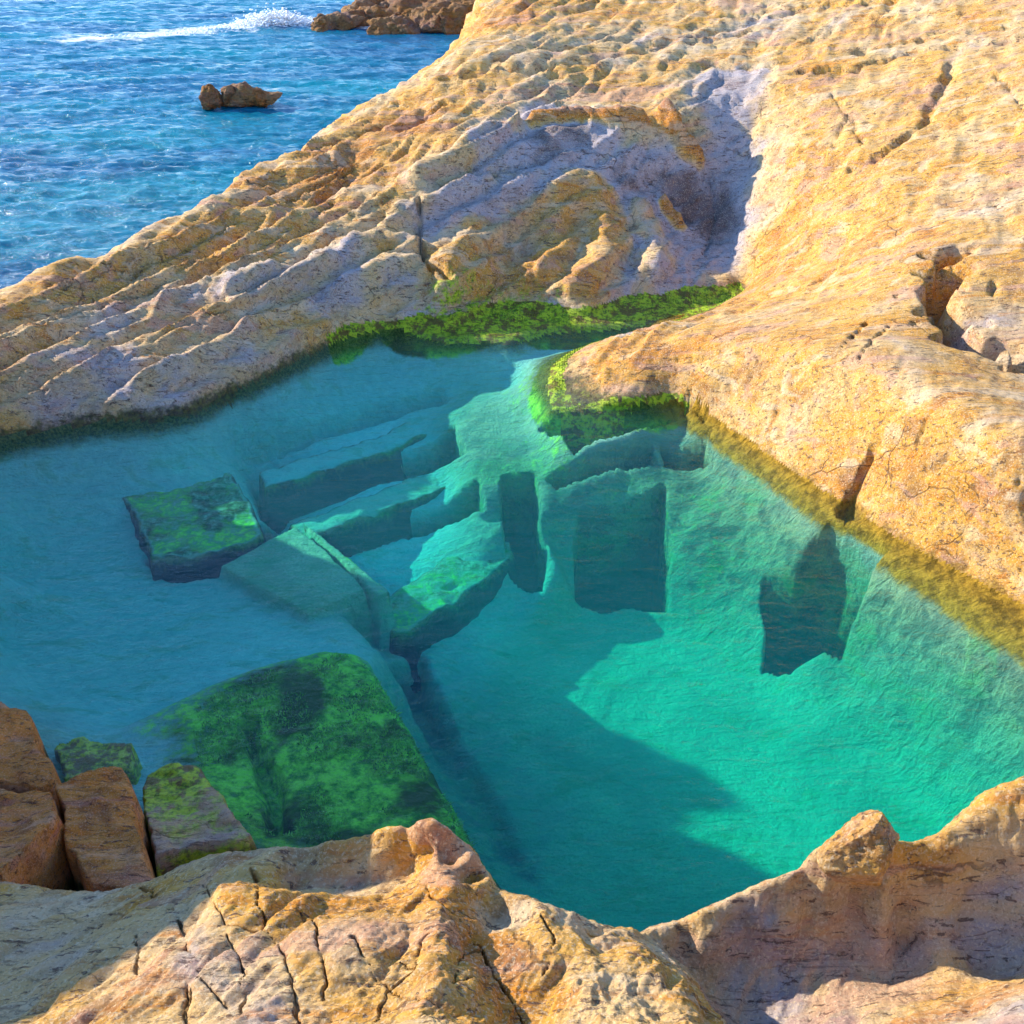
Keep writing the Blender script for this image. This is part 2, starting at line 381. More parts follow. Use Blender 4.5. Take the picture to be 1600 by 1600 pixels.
# waterline all round the pool
W_FAR = [(-100,712),(-50,700),(0,690),(80,675),(160,661),(235,658),(300,645),(390,600),(470,560),(530,530),(590,517),(640,519),(700,531),(760,528),(800,531),(850,516),(900,512),(1000,506),(1100,482),(1157,458)]
W_HEAD = [(1157,460),(1100,488),(1060,502),(980,521),(905,543),(868,566),(852,600),(862,628),(900,640),(950,640),(1050,628),(1100,642),(1150,675),(1260,748),(1330,792),(1400,838),(1500,890),(1600,940),(1800,1060)]
wf = ps([(a, b, 0) for a, b in W_FAR]); wh = ps([(a, b, 0) for a, b in W_HEAD])
line(wf, warm=.2); line(wh, warm=.5, alga=.05)
for q in ((852,575,.02),(845,600,.0),(850,625,.0),(900,645,0)): add(P(*q), .3, .95)
# shallow channel floor behind the headland tip
line(ps([(900,520,-.07),(1000,512,-.05),(1100,486,-.03)]), warm=.3, alga=.9, sd=.3)
line(ps([(830,560,-.14),(835,610,-.14),(860,645,-.16),(930,655,-.20)]), warm=.4, alga=.8, sd=.3)
# golden ledge under the headland
GOLD = ps([(1060,642,-.08),(1105,680,-.12),(1180,734,-.13),(1280,815,-.14),(1345,860,-.14),(1450,935,-.15),(1520,985,-.15),(1600,1035,-.15),(1800,1165,-.15)]); line(GOLD, warm=.5, sd=1)
line(offset(GOLD, .10, -.50, -1), warm=.6, sd=.9)
# sloping rock flank of the deep basin
for q, a in (((1000,650,-.42),.1),((1000,740,-.55),.35),((1100,760,-.62),.5),((900,760,-.62),.3),((880,860,-.9),.2),((1050,860,-1.0),.3),((1160,860,-.85),.55),((1250,870,-.5),.5),((1150,960,-1.35),.1),((1100,950,-1.45),.1),
        ((1420,1000,-.62),.1),((1330,1060,-1.3),0),((1500,1080,-.7),.1),((1600,1120,-.62),.1),((1800,1250,-1),.1),((1500,1180,-1.3),.05)):
    add(P(*q), .7, a, .85)
line(ps([(862,900,-1.6),(900,965,-1.8),(1050,985,-1.8),(1180,1060,-1.8),(1300,1120,-1.65),(1400,1200,-1.85),(1480,1290,-1.9),(1600,1400,-1.9),(1800,1500,-1.9)]), warm=.9, sd=.15)
# deep floor
for q in ((800,1000,-1.75),(900,1080,-1.85),(1000,1100,-1.9),(1200,1200,-1.95),(1000,1300,-2.0),(800,1120,-1.85),(1300,1350,-2),(1100,1450,-2),(900,1420,-2),(1500,1400,-2),(1700,1500,-2)):
    add(P(*q), .95, 0, 0)
line(ps([(640,1015,-1.5),(740,1000,-1.6),(830,940,-1.6)]), warm=.3)
# the wall between left terrace and deep basin
EDGE = ps([(352,668,-.70),(385,745,-.74),(425,815,-.76),(470,872,-.76),(540,948,-.76),(604,1012,-.74)]); line(EDGE, warm=.6, sd=.3)
line(offset(EDGE, .09, lambda z: z - .62, 1), warm=.1, sd=.6)
MOSS = ps([(235,1110,-.42),(330,1062,-.42),(420,1030,-.42),(500,1012,-.42),(565,1012,-.42),(600,1050,-.42),(650,1140,-.42),(700,1230,-.42),(760,1340,-.4),(820,1420,-.4)])
line(MOSS[:3], alga=.55, sd=.4); line(MOSS[3:], alga=.75, sd=.6)
line(offset(MOSS, .14, -.72, 1)[:5], warm=.3)
line(offset(MOSS, .16, -1.8, 1)[5:], warm=.3, sd=.7)
for q in ((300,1150,-.4),(400,1100,-.38),(500,1080,-.38),(600,1150,-.38),(500,1200,-.36),(650,1230,-.38),(450,1280,-.36),(600,1290,-.36)): add(P(*q), .2, .62 + .3 * min(1, max(0, (q[0] - 300) / 180)), .4)
# middle zone with the cut slabs: bed between them
for q in ((480,690,-.84),(600,640,-.80),(690,630,-.74),(600,740,-.92),(700,700,-.88),(560,800,-.96),(700,760,-.95),(500,860,-1.15),(540,900,-1.3),(590,850,-1.2),(700,820,-1.1),(600,900,-1.4),(760,870,-1.45),(790,930,-1.5),(690,970,-1.5),(640,1000,-1.45)):
    add(P(*q), .2)
# rocky spine right of the slabs
line(ps([(705,655,-.55),(722,720,-.6),(750,780,-.7),(770,830,-.9)]), warm=.8, alga=.3, sd=.8)
line(ps([(825,655,-.5),(845,740,-.6),(860,800,-.75),(880,860,-.9)]), warm=.7, alga=.3, sd=.8)
line(ps([(690,545,-.35),(760,610,-.45),(830,690,-.5)]), warm=.9, alga=.1, sd=.3)
# left floor
for q, wv, a in (((-200,800,-.6),.3,0),((0,720,-.45),.2,0),((0,800,-.85),.3,0),((0,900,-.88),.35,.05),((0,1000,-.86),.4,.1),((-200,1000,-1),.3,0),((100,700,-.55),.2,0),((200,690,-.6),.2,0),((300,665,-.5),.2,0),
        ((100,850,-.9),.4,0),((150,950,-.92),.3,.3),((300,950,-.92),.35,0),((200,1060,-.84),.4,.3),((60,1080,-.7),.3,.1),((330,800,-.9),.3,.1),((230,750,-.95),.3,0),((500,600,-.6),.1,0),((430,620,-.6),.1,0),((600,560,-.45),.1,0),((760,560,-.45),.15,.1),
        ((400,960,-.84),.4,0),((480,1000,-.80),.4,0),((800,620,-.6),.2,.1),((900,690,-.5),.5,.3),((150,1150,-.45),.2,.2),((215,1200,-.4),.1,.2)):
    add(P(*q), wv, a, .1)
# bottom left: footing of the cut blocks
for q, a in (((-150,1150,-.2),0),((-50,1130,0),.1),((100,1260,-.05),.2),((210,1300,-.12),.3),((320,1290,-.12),.6),((400,1320,-.2),.6),((60,1160,-.25),.2)): add(P(*q), .25, a, .6)
# foreground ledge
RIM = ps([(-350,1280,.7),(-150,1345,.65),(0,1372,.7),(90,1385,.85),(140,1390,.95),(235,1372,1.05),(310,1332,1.3),(400,1318,1.5),(480,1312,1.6),(560,1292,1.72),(640,1266,1.92),(668,1255,2.0),(715,1290,1.9),(750,1340,1.8),(778,1382,1.72),
    (850,1402,1.8),(910,1430,1.72),(960,1447,1.62),(1060,1431,1.54),(1160,1382,1.69),(1265,1338,1.80),(1287,1290,2.02),(1330,1266,2.1),(1385,1286,2.0),(1440,1298,1.9),(1490,1280,1.9),(1540,1225,2.0),(1600,1197,2.1),(1750,1150,2.2),(1950,1100,2.3)])
line(RIM, step=.08, warm=.5)
line(offset(RIM, .05, lambda z: z - .12, 1), step=.08, warm=.5)
line(offset(RIM, .28, lambda z: z - 1.5, 1)[8:], warm=.4)
line(offset(RIM, .22, .0, 1)[:8], warm=.2)
line(offset(RIM, .45, -1.95, 1)[12:], step=.2, warm=.5)
def many(l, wm):
    for q in l: add(P(*q), wm)
# left hollow
many([(-150,1480,1.0),(0,1450,1.0),(100,1450,1.1),(0,1550,1.3),(200,1430,1.25),(-150,1600,1.2),(280,1400,1.38),(150,1500,1.3),(60,1590,1.45)], .12)
# pale hollow behind the rim, then the fractured slab rising from it
many([(330,1352,1.36),(400,1345,1.45),(480,1345,1.5),(560,1335,1.58),(640,1310,1.72),(560,1390,1.5),(470,1392,1.5),(640,1380,1.52),(700,1380,1.58),(400,1400,1.55)], .12)
line(ps([(660,1285,1.85),(680,1320,1.8),(700,1370,1.82),(735,1420,1.8),(752,1480,1.8),(790,1560,1.86),(810,1620,1.9)]), warm=.85)
many([(720,1340,1.72),(750,1400,1.55),(770,1450,1.62)], .2)
line(ps([(235,1392,1.2),(300,1385,1.48),(385,1350,1.62),(395,1370,1.7),(420,1430,1.78),(480,1405,1.76),(560,1408,1.78),(640,1402,1.8),(700,1410,1.82)]), warm=.75)
line(ps([(235,1400,1.28),(180,1450,1.42),(110,1530,1.55),(50,1600,1.62),(-60,1720,1.75)]), warm=.6)
many([(260,1430,1.62),(300,1500,1.78),(250,1560,1.8),(350,1600,1.98),(480,1480,1.92),(450,1560,2.0),(620,1480,1.98),(600,1600,2.12),(720,1560,2.05),(850,1450,1.85),(880,1520,1.92),(950,1500,1.85),(900,1600,2.05),(1000,1560,1.9)], .38)
line(ps([(958,1455,1.64),(1000,1480,1.82),(1045,1510,1.92),(1075,1560,1.98),(1100,1620,2.02)]), warm=.6)
line(ps([(985,1462,1.46),(1035,1482,1.40),(1082,1520,1.32),(1118,1570,1.24),(1150,1630,1.2)]), warm=.2)
# shaded basin on the right
many([(1070,1455,1.44),(1160,1430,1.50),(1160,1500,1.31),(1260,1400,1.55),(1280,1480,1.33),(1200,1580,1.22),(1340,1350,1.72),(1290,1370,1.6),(1330,1420,1.44),(1420,1350,1.72),(1460,1400,1.58),(1400,1470,1.28),(1380,1540,1.25),(1500,1330,1.82),(1500,1440,1.4),(1520,1560,1.2),(1600,1300,1.9),(1600,1400,1.6),(1600,1550,1.3),(1800,1500,1.8),(1560,1270,1.95)], .14)
line(ps([(1240,1500,1.32),(1300,1530,1.33),(1400,1555,1.33),(1500,1530,1.38)]), warm=.35)
# towards the camera's feet, and the tall outcrop outside the frame on the left
for x, y, z in ((-3,1.0,2.0),(-1.5,1.1,2.6),(0,1.1,2.9),(1.5,1.1,2.6),(3,1.0,2.4),(-3,0,3.4),(0,.5,3.6),(3,0,3.2),(0,-1.5,3.9),(-4,-2,4),(4,-2,4),(6,1.5,3),(8,4,3.2)): add((x, y, z), .5)
OUT = [(-7.7,10.6,1.1),(-7.45,10.15,3.5),(-7.0,9.8,3.6),(-6.3,8,3.6),(-5.5,6.3,4.0),(-4.55,4.8,3.8),(-5.3,4.1,3.62),(-7,3,3.6)]
line(OUT, warm=.5)
line([(-8.2,11.8,.7),(-9.0,12.2,.5),(-11,12,-.5)], warm=.5)
line([(-9.2,9.6,2.9),(-8.5,8,3.6),(-7.5,5.5,3.7),(-9,4,3.6)], warm=.5)
line([(-3.95,3.7,.5),(-4.6,3.3,.9),(-6,2.3,1.2)], warm=.5)
line([(-3.95,4.1,.0),(-4.05,4.6,-.1),(-4.7,6.3,-.2),(-5.5,8,-.2),(-6.4,9.55,-.1)], warm=.3)
# far rim of the survey
for x, y, z in ((-60,-5,-4),(-60,30,-4),(-30,70,-4),(0,80,-4),(9,45,7),(12,40,9),(40,60,12),(60,20,8),(60,-5,5),(15,18,5.5),(14,10,3.5),(-12,10,-2.5),(-14,0,1.5),(-12,6,.5),(8,30,6.5),(2,31,4.2),(-2.2,32,-4),(-1.6,40,-4),(0,60,-4),(-3,28,-4)): add((x, y, z), .5)

# shelf just under the far waterline, then drop survey points that ended up under dry ground
line(offset(wf[2:], .14, -.38, -1)[:-2], warm=.2, sd=.3)
GUARD = wf[:-1] + wh[:11] + GOLD + [(9, 3, 0), (3, 2, 0), (-4, 3.6, 0), (-4.1, 4.6, 0), (-4.75, 6.3, 0), (-5.55, 8.0, 0), (-6.45, 9.6, 0)]
gx_ = np.array([p[0] for p in PTS]); gy_ = np.array([p[1] for p in PTS]); gz_ = np.array([p[2] for p in PTS])
out_ = ~inpoly(gx_, gy_, GUARD); near_ = np.minimum(distpoly(gx_, gy_, wf, False), distpoly(gx_, gy_, GOLD, False)) < 1.3
bad = out_ & near_ & (gz_ < -.3) & (gx_ > -6.2)
print('dropped', int(bad.sum()))
PTS = [p for p, b_ in zip(PTS, bad) if not b_]; ATT = [p for p, b_ in zip(ATT, bad) if not b_]

# ------------------------------------------------------------------ interpolate onto a polar grid
r = np.exp(np.arange(math.log(.3), math.log(60), RES * 1.0)); th = np.arange(R(-84), R(84), RES)
RR, TH = np.meshgrid(r, th, indexing='ij')
GX = (RR * np.sin(TH)).astype(np.float32); GY = (RR * np.cos(TH)).astype(np.float32)
pt = np.array(PTS); at = np.array(ATT)
res = delaunay_2d_cdt([Vector((p[0], p[1])) for p in PTS], [], [], 0, 1e-5)
vo = np.array([o[0] for o in res[3]]); vx = np.array([(v.x, v.y) for v in res[0]])
vz = np.concatenate([pt[vo, 2:3], at[vo]], 1)
F = np.zeros(GX.shape + (4,), np.float32); F[..., 0] = -4; F[..., 1] = .5
lr0 = math.log(.3)
for tri in res[2]:
    a, b, c = vx[tri[0]], vx[tri[1]], vx[tri[2]]
    tx = np.array([a, b, c]); rad = np.hypot(tx[:, 0], tx[:, 1]); ang = np.arctan2(tx[:, 0], tx[:, 1])
    if ang.max() - ang.min() > 3: continue
    cx = (a + b + c) / 3
    # nearest radius to the origin over the edges
    rmin = rad.min()
    for p0, p1 in ((a, b), (b, c), (c, a)):
        L = ((p1 - p0) ** 2).sum() + 1e-12; t = min(1, max(0, -(p0 * (p1 - p0)).sum() / L)); rmin = min(rmin, np.hypot(*(p0 + t * (p1 - p0))))
    i0 = max(0, int((math.log(max(rmin, .05)) - lr0) / RES) - 1); i1 = min(len(r), int((math.log(rad.max()) - lr0) / RES) + 2)
    j0 = max(0, int((ang.min() - th[0]) / RES) - 1); j1 = min(len(th), int((ang.max() - th[0]) / RES) + 2)
    if i1 <= i0 or j1 <= j0: continue
    X = GX[i0:i1, j0:j1]; Y = GY[i0:i1, j0:j1]
    den = (b[1] - c[1]) * (a[0] - c[0]) + (c[0] - b[0]) * (a[1] - c[1])
    if abs(den) < 1e-10: continue
    l1 = ((b[1] - c[1]) * (X - c[0]) + (c[0] - b[0]) * (Y - c[1])) / den
    l2 = ((c[1] - a[1]) * (X - c[0]) + (a[0] - c[0]) * (Y - c[1])) / den
    l3 = 1 - l1 - l2
    ins = (l1 >= -1e-4) & (l2 >= -1e-4) & (l3 >= -1e-4)
    val = l1[..., None] * vz[tri[0]] + l2[..., None] * vz[tri[1]] + l3[..., None] * vz[tri[2]]
    sub = F[i0:i1, j0:j1]; sub[ins] = val[ins]

def blur(A, s):
    s = s * 0.003 / RES
    k = int(3 * s + 1); wts = np.exp(-0.5 * (np.arange(-k, k + 1) / s) ** 2); wts /= wts.sum()
    for ax in (0, 1):
        pad = [(0, 0)] * A.ndim; pad[ax] = (k, k); B = np.pad(A, pad, mode='edge'); out = np.zeros_like(A)
        n = A.shape[ax]
        for i, wt in enumerate(wts):
            sl = [slice(None)] * A.ndim; sl[ax] = slice(i, i + n); out += wt * B[tuple(sl)]
        A = out
    return A
Z0 = F[..., 0]; ZONE = blur(F[..., 1:4], 7)
POOL = wf + wh[1:] + [(9, 5, 0), (6, 2.7, 0)] + [(p[0], p[1]) for p in reversed(offset(RIM, .16, 0, 1))] + [(-4.0, 3.9, 0), (-4.1, 4.6, 0), (-4.75, 6.3, 0), (-5.55, 8.0, 0), (-6.45, 9.6, 0)]
inside = inpoly(GX, GY, POOL)
dW = distpoly(GX, GY, wf, False); dW = np.minimum(dW, distpoly(GX, GY, wh, False))
zs, zl = blur(Z0, 2.5), blur(Z0, 7)
# keep edges crisp near the waterline and the near rim, rounded on the open rock
dR = distpoly(GX, GY, RIM, False)
crisp = np.maximum(sstep(.35, .05, dW), sstep(.4, .1, dR) * .8)
crisp = np.where(inside, np.maximum(crisp, .6), crisp)
Z = zl + (zs - zl) * crisp

def hit(px, py):
    a, b, c = ray(px, py); t = np.arange(1.5, 40, .01); X = a * t; Y = b * t; zz = H + c * t
    i = np.clip(np.round((np.log(np.hypot(X, Y)) - lr0) / RES).astype(int), 0, len(r) - 1); j = np.clip(np.round((np.arctan2(X, Y) - th[0]) / RES).astype(int), 0, len(th) - 1)
    k = np.argmax(zz < ZH[i, j]); return (X[k], Y[k], zz[k])
def hits(l): return [hit(*q[:2]) for q in l]
ZH = Z.copy()
def carve(poly, z, soft=.035, sd=None, wobble=.07, raise_=False):
    """sink (or raise) the ground inside a traced outline to the height z"""
    global Z
    pw = hits(poly)
    xs = [p[0] for p in pw]; ys = [p[1] for p in pw]
    m = (GX > min(xs) - .5) & (GX < max(xs) + .5) & (GY > min(ys) - .5) & (GY < max(ys) + .5)
    X, Y = GX[m], GY[m]
    X, Y = X + wobble * fbm(X * 2.5, Y * 2.5, X * 0, 4, 5), Y + wobble * fbm(X * 2.5, Y * 2.5, X * 0 + 7, 4, 5)
    s = np.where(inpoly(X, Y, pw), 1, -1) * distpoly(X, Y, pw, True)
    t = sstep(-soft, soft, s); zz = Z[m]
    Z[m] = zz + (z - zz) * t if raise_ else zz + (np.minimum(z, zz) - zz) * t
    if sd is not None: ZONE[m] = ZONE[m] + (np.array(sd) - ZONE[m]) * t[:, None]
def q3(l, z): return [(a, b, z) for a, b in l]
carve(q3([(788,748),(836,735),(838,800),(850,860),(850,920),(800,900),(786,810)], -.7), -1.9, sd=(0,0,1.6))  # here and in the pits below, shade is painted as navy bed colour
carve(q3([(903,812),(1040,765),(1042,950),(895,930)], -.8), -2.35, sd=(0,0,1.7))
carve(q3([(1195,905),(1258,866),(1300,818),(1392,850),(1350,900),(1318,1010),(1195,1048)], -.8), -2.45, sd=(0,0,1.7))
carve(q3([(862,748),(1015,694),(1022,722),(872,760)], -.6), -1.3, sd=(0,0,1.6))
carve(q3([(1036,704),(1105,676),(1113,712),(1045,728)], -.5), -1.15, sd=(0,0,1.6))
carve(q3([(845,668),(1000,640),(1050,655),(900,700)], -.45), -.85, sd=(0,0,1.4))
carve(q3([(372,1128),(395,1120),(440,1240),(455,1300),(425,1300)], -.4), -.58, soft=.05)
# sandstone tongue under the water beside the edge; part of its sunlit patch is in the pale colour
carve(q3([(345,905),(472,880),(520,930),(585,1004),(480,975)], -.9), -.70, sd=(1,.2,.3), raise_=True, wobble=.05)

DK = (0, .0, 1.5)  # dark bed colour that paints the shade in the grooves
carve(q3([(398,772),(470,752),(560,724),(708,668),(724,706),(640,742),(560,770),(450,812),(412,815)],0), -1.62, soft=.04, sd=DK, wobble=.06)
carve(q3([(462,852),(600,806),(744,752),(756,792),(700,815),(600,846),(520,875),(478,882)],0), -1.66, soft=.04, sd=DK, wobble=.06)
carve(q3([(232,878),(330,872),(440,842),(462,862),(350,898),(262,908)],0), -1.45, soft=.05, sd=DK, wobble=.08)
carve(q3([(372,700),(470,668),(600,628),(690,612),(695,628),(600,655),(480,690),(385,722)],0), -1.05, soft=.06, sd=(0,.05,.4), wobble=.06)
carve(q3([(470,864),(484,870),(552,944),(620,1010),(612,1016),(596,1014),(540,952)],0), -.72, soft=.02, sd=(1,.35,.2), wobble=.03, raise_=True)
carve(q3([(486,866),(556,942),(622,1008),(668,1012),(612,950),(530,872)],0), -1.62, soft=.03, sd=(0,0,1.25), wobble=.04)  # this strip and the next paint the wall's shade into the bed colour
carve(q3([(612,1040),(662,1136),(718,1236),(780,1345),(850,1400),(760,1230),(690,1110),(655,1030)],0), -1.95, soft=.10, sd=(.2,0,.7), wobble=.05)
# cracks and crevices, traced
def crack(pts, depth, width, z=None, d=None, warm=None):
    """a groove (or, with a negative depth, a rounded fold) along a traced line"""
    global Z
    pw = hits(pts)
    xs = [p[0] for p in pw]; ys = [p[1] for p in pw]
    m = (GX > min(xs) - 1) & (GX < max(xs) + 1) & (GY > min(ys) - 1) & (GY < max(ys) + 1)
    X, Y = GX[m], GY[m]; k = 1.0 if width < .03 else .5
    X, Y = X + .035 / k * fbm(X * 5 * k, Y * 5 * k, X * 0, 5, 9, .6), Y + .035 / k * fbm(X * 5 * k, Y * 5 * k, X * 0 + 3, 5, 9, .6)
    dd = distpoly(X, Y, pw, False)
    if depth < 0:
        Z[m] -= depth * np.exp(-(dd / (width * .6)) ** 2)
        if warm is not None: ZONE[m, 0] += (warm - ZONE[m, 0]) * sstep(width * 1.1, width * .3, dd)
        return
    wv = width * np.clip(.65 + 2.2 * noise(X * 7 * k, Y * 7 * k, X * 0, 11), .12 if width < .03 else .5, 1.6)
    Z[m] -= depth * np.minimum(1, wv / width + .1) * sstep(wv, wv * .25, dd)
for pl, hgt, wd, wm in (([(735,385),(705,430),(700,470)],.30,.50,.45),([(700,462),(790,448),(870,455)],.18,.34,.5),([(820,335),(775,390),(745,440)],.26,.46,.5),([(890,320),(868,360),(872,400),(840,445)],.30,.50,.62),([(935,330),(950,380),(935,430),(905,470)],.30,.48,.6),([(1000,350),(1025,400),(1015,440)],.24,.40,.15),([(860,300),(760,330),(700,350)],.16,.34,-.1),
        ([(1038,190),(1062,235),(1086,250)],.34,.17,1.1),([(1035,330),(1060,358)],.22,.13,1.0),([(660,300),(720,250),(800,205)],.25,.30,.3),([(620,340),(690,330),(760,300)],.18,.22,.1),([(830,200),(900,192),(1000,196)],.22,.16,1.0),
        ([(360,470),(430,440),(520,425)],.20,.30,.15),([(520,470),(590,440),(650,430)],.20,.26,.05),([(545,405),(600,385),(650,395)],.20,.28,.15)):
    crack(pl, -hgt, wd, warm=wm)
for pl, dp, wd in (([(655,330),(650,380),(662,425),(700,470)],.28,.07),([(640,305),(720,300),(850,255)],.14,.06),([(1100,250),(1120,330),(1100,400)],.12,.07),([(990,260),(1040,300),(1080,350)],.10,.05),([(780,260),(760,330)],.10,.05)):
    crack(pl, dp, wd)
for pts_, dp, wd, z in (([(222,1385),(265,1420),(300,1480),(312,1540),(300,1600)],.10,.022,1.6),([(390,1350),(405,1400),(415,1460)],.09,.02,1.7),([(318,1385),(335,1430),(365,1455)],.07,.018,1.65),
        ([(470,1430),(500,1470),(510,1510),(505,1560)],.08,.02,1.9),([(555,1470),(590,1530),(640,1560),(700,1610)],.09,.02,1.95),([(662,1470),(645,1520),(610,1545),(585,1600)],.09,.018,1.95),
        ([(668,1385),(700,1430),(752,1482)],.10,.016,1.8),([(455,1500),(460,1560),(470,1610)],.08,.03,1.95),([(215,1460),(216,1530)],.05,.012,1.6),([(360,1480),(385,1530),(375,1600)],.09,.02,1.9),
        ([(752,1482),(790,1560),(815,1620)],.10,.022,1.85),([(300,1545),(290,1620)],.14,.05,1.85),([(540,1440),(600,1420)],.05,.012,1.85),([(700,1560),(740,1540)],.04,.010,2.0)):
    crack(pts_, dp * .55, wd * .5, z=z)
for pl in ([(312,1540),(360,1570)],[(590,1530),(620,1500),(645,1520)],[(365,1455),(420,1470),(455,1500)],[(752,1482),(720,1500),(700,1560)],[(850,1430),(870,1470),(850,1520)]):
    crack(pl, .045, .009)
crack([(1188,560),(1165,610)], .08, .03, z=.85); crack([(1390,505),(1340,560)], .07, .03, z=1.15); crack([(1355,505),(1310,550)], .06, .025, z=1.1)
crack([(1362,712),(1345,745),(1325,785)], .45, .20, z=.4)
crack([(1075,618),(1100,640)], .2, .10)
crack([(1490,415),(1462,455),(1478,500),(1530,540),(1640,590)], .65, .40, d=[10.95,10.5,10.1,9.7])
crack([(1480,425),(1470,470)], .25, .15, d=[11.6,11.0])
crack([(1490,100),(1450,190),(1380,240),(1340,260)], .12, .14, d=[16.9,15.5,14.9,14.7])
crack([(1300,150),(1340,200),(1345,235)], .09, .05, d=[16.9,15.9,15.3])
crack([(1000,75),(1150,45),(1250,20)], .12, .12, d=[19.9,20.4,20.6]); crack([(1100,105),(1300,90),(1450,60),(1600,40)], .14, .14, d=[19,18.6,18.2,17.3]); crack([(780,95),(900,75),(1000,60)], .12, .12, d=[19.6,20,20.2])

tip = hits([(915,541),(868,566),(852,600),(862,628),(900,642),(960,640),(1050,630)])
ZONE[..., 1] = np.maximum(ZONE[..., 1], .95 * sstep(.30, .12, distpoly(GX, GY, tip, False)) * (Z < .10))
strip = ps([(480,520,.05),(560,495,.05),(640,482,.05),(900,484,.05),(1150,445,.05),(1165,465,.05),(1060,503,.0),(960,522,0),(860,522,0),(700,534,0),(590,520,0),(520,545,0)])
sd_strip = np.where(inpoly(GX, GY, strip), 1, -1) * distpoly(GX, GY, strip, True)
ZONE[..., 1] = np.maximum(ZONE[..., 1], .9 * sstep(-.08, .05, sd_strip) * (Z < .14))
for pl, dp, wd in (([(830,110),(960,92),(1060,70),(1180,52)],.18,.14),([(1240,118),(1330,108),(1430,82),(1540,70),(1600,64)],.20,.16),([(1130,30),(1260,14),(1400,4)],.14,.12),([(700,130),(790,112),(870,120)],.14,.12),([(560,215),(640,200),(700,165)],.14,.12),([(470,245),(540,225)],.12,.10),
        ([(1400,330),(1470,318),(1560,325)],.06,.05),([(1250,395),(1330,372)],.05,.05),([(1440,60),(1500,40),(1560,10)],.10,.08),([(1330,170),(1300,230),(1250,250)],.05,.05),([(1560,120),(1600,170)],.06,.05),([(1180,470),(1260,452),(1330,410)],.06,.06),([(1060,560),(1150,556),(1250,570),(1330,600)],.04,.05),
        ([(1220,600),(1205,680)],.06,.02),([(1460,640),(1430,700)],.05,.02),([(1530,700),(1500,780)],.05,.02),([(1100,560),(1090,600)],.04,.02),([(1390,640),(1440,660),(1500,700)],.04,.03),([(420,330),(500,300),(580,250)],.12,.07),([(180,440),(280,400),(380,350)],.12,.07),([(60,520),(170,480),(260,445)],.12,.06)):
    crack(pl, dp, wd)
# ------------------------------------------------------------------ weathering, pushed out along the surface normal
def weather(X, Y, Zz, amp, fine):
    c, s = math.cos(STRIKE), math.sin(STRIKE)
    U = X * c + Y * s; V = -X * s + Y * c
    wx = fbm(X * .7, Y * .7, Zz * .7, 3, 31) * .35
    beds = fbm(U * .55 + wx, (V + wx) * 3.0, Zz * 3.2, 5, 41, .55, ridged=True)
    lumps = .7 * fbm(X * 1.1, Y * 1.1, Zz * 1.1, 4, 51, .5)
    small = fbm(U * 2.4, V * 9, Zz * 9, 6, 61, .62) - .8 * np.abs(fbm(U * 1.6, V * 7, Zz * 7, 4, 65, .6))
    chips = np.maximum(0, noise(U * 2.4, V * 11, Zz * 9, 71) - .12)
    steps = V * 1.5 + Zz * 1.8 + 1.2 * wx + .35 * noise(U * .5, V * 1.0, Zz, 83)
    steps = steps - np.floor(steps); steps = np.where(steps < .8, steps / .8, (1 - steps) / .2) - .5
    return amp * (.075 * lumps + .095 * beds + .12 * steps * (.35 + .65 * sstep(2.5, -.5, X))) + fine * (.022 * small - .12 * chips)
def normals(X, Y, Zz):
    du = np.stack([np.gradient(a, axis=0) for a in (X, Y, Zz)], -1); dv = np.stack([np.gradient(a, axis=1) for a in (X, Y, Zz)], -1)
    n = np.cross(dv, du); n /= np.linalg.norm(n, axis=-1, keepdims=True) + 1e-9
    return n * np.sign(n[..., 2:3] + 1e-9)
nr = blur(normals(GX, GY, Z), 2)
dry = sstep(-.03, .25, Z)
near = sstep(6, 3.5, GY)
left = sstep(-1.5, -3.5, GX) * sstep(6, 9, GY)
amp = .12 + dry * (.9 + .6 * left - .45 * near)
amp *= .35 + .65 * sstep(.05, .8, np.minimum(dW, dR + .45))
headl = sstep(.5, 2.0, GX) * sstep(12.5, 11, GY)
amp *= 1 - .72 * headl * dry
amp = amp * (1 - .75 * near * sstep(.55, .15, dR))
fine = .15 + dry * (1.0 - .40 * near)
fine = fine * (1 - .40 * sstep(9, 12, GY))
hill = sstep(2.0, 4.0, GX - (GY - 12) * .15) * sstep(7, 9, GY) * dry
fine = fine * (1 - .55 * hill); amp = amp * (1 - .5 * hill * sstep(19, 17.5, GY))
fine = fine * (1 - .35 * headl)
disp = weather(GX, GY, Z, amp, fine)
rough_bed = (1 - dry) * ZONE[..., 2] * .03 * fbm(GX * 6, GY * 6, Z * 6, 4, 91, .6)
disp += rough_bed + .006 * near * dry * fbm(GX * 22, GY * 22, Z * 22, 4, 95, .6)
GX2 = GX + nr[..., 0] * disp; GY2 = GY + nr[..., 1] * disp; GZ2 = Z + nr[..., 2] * disp

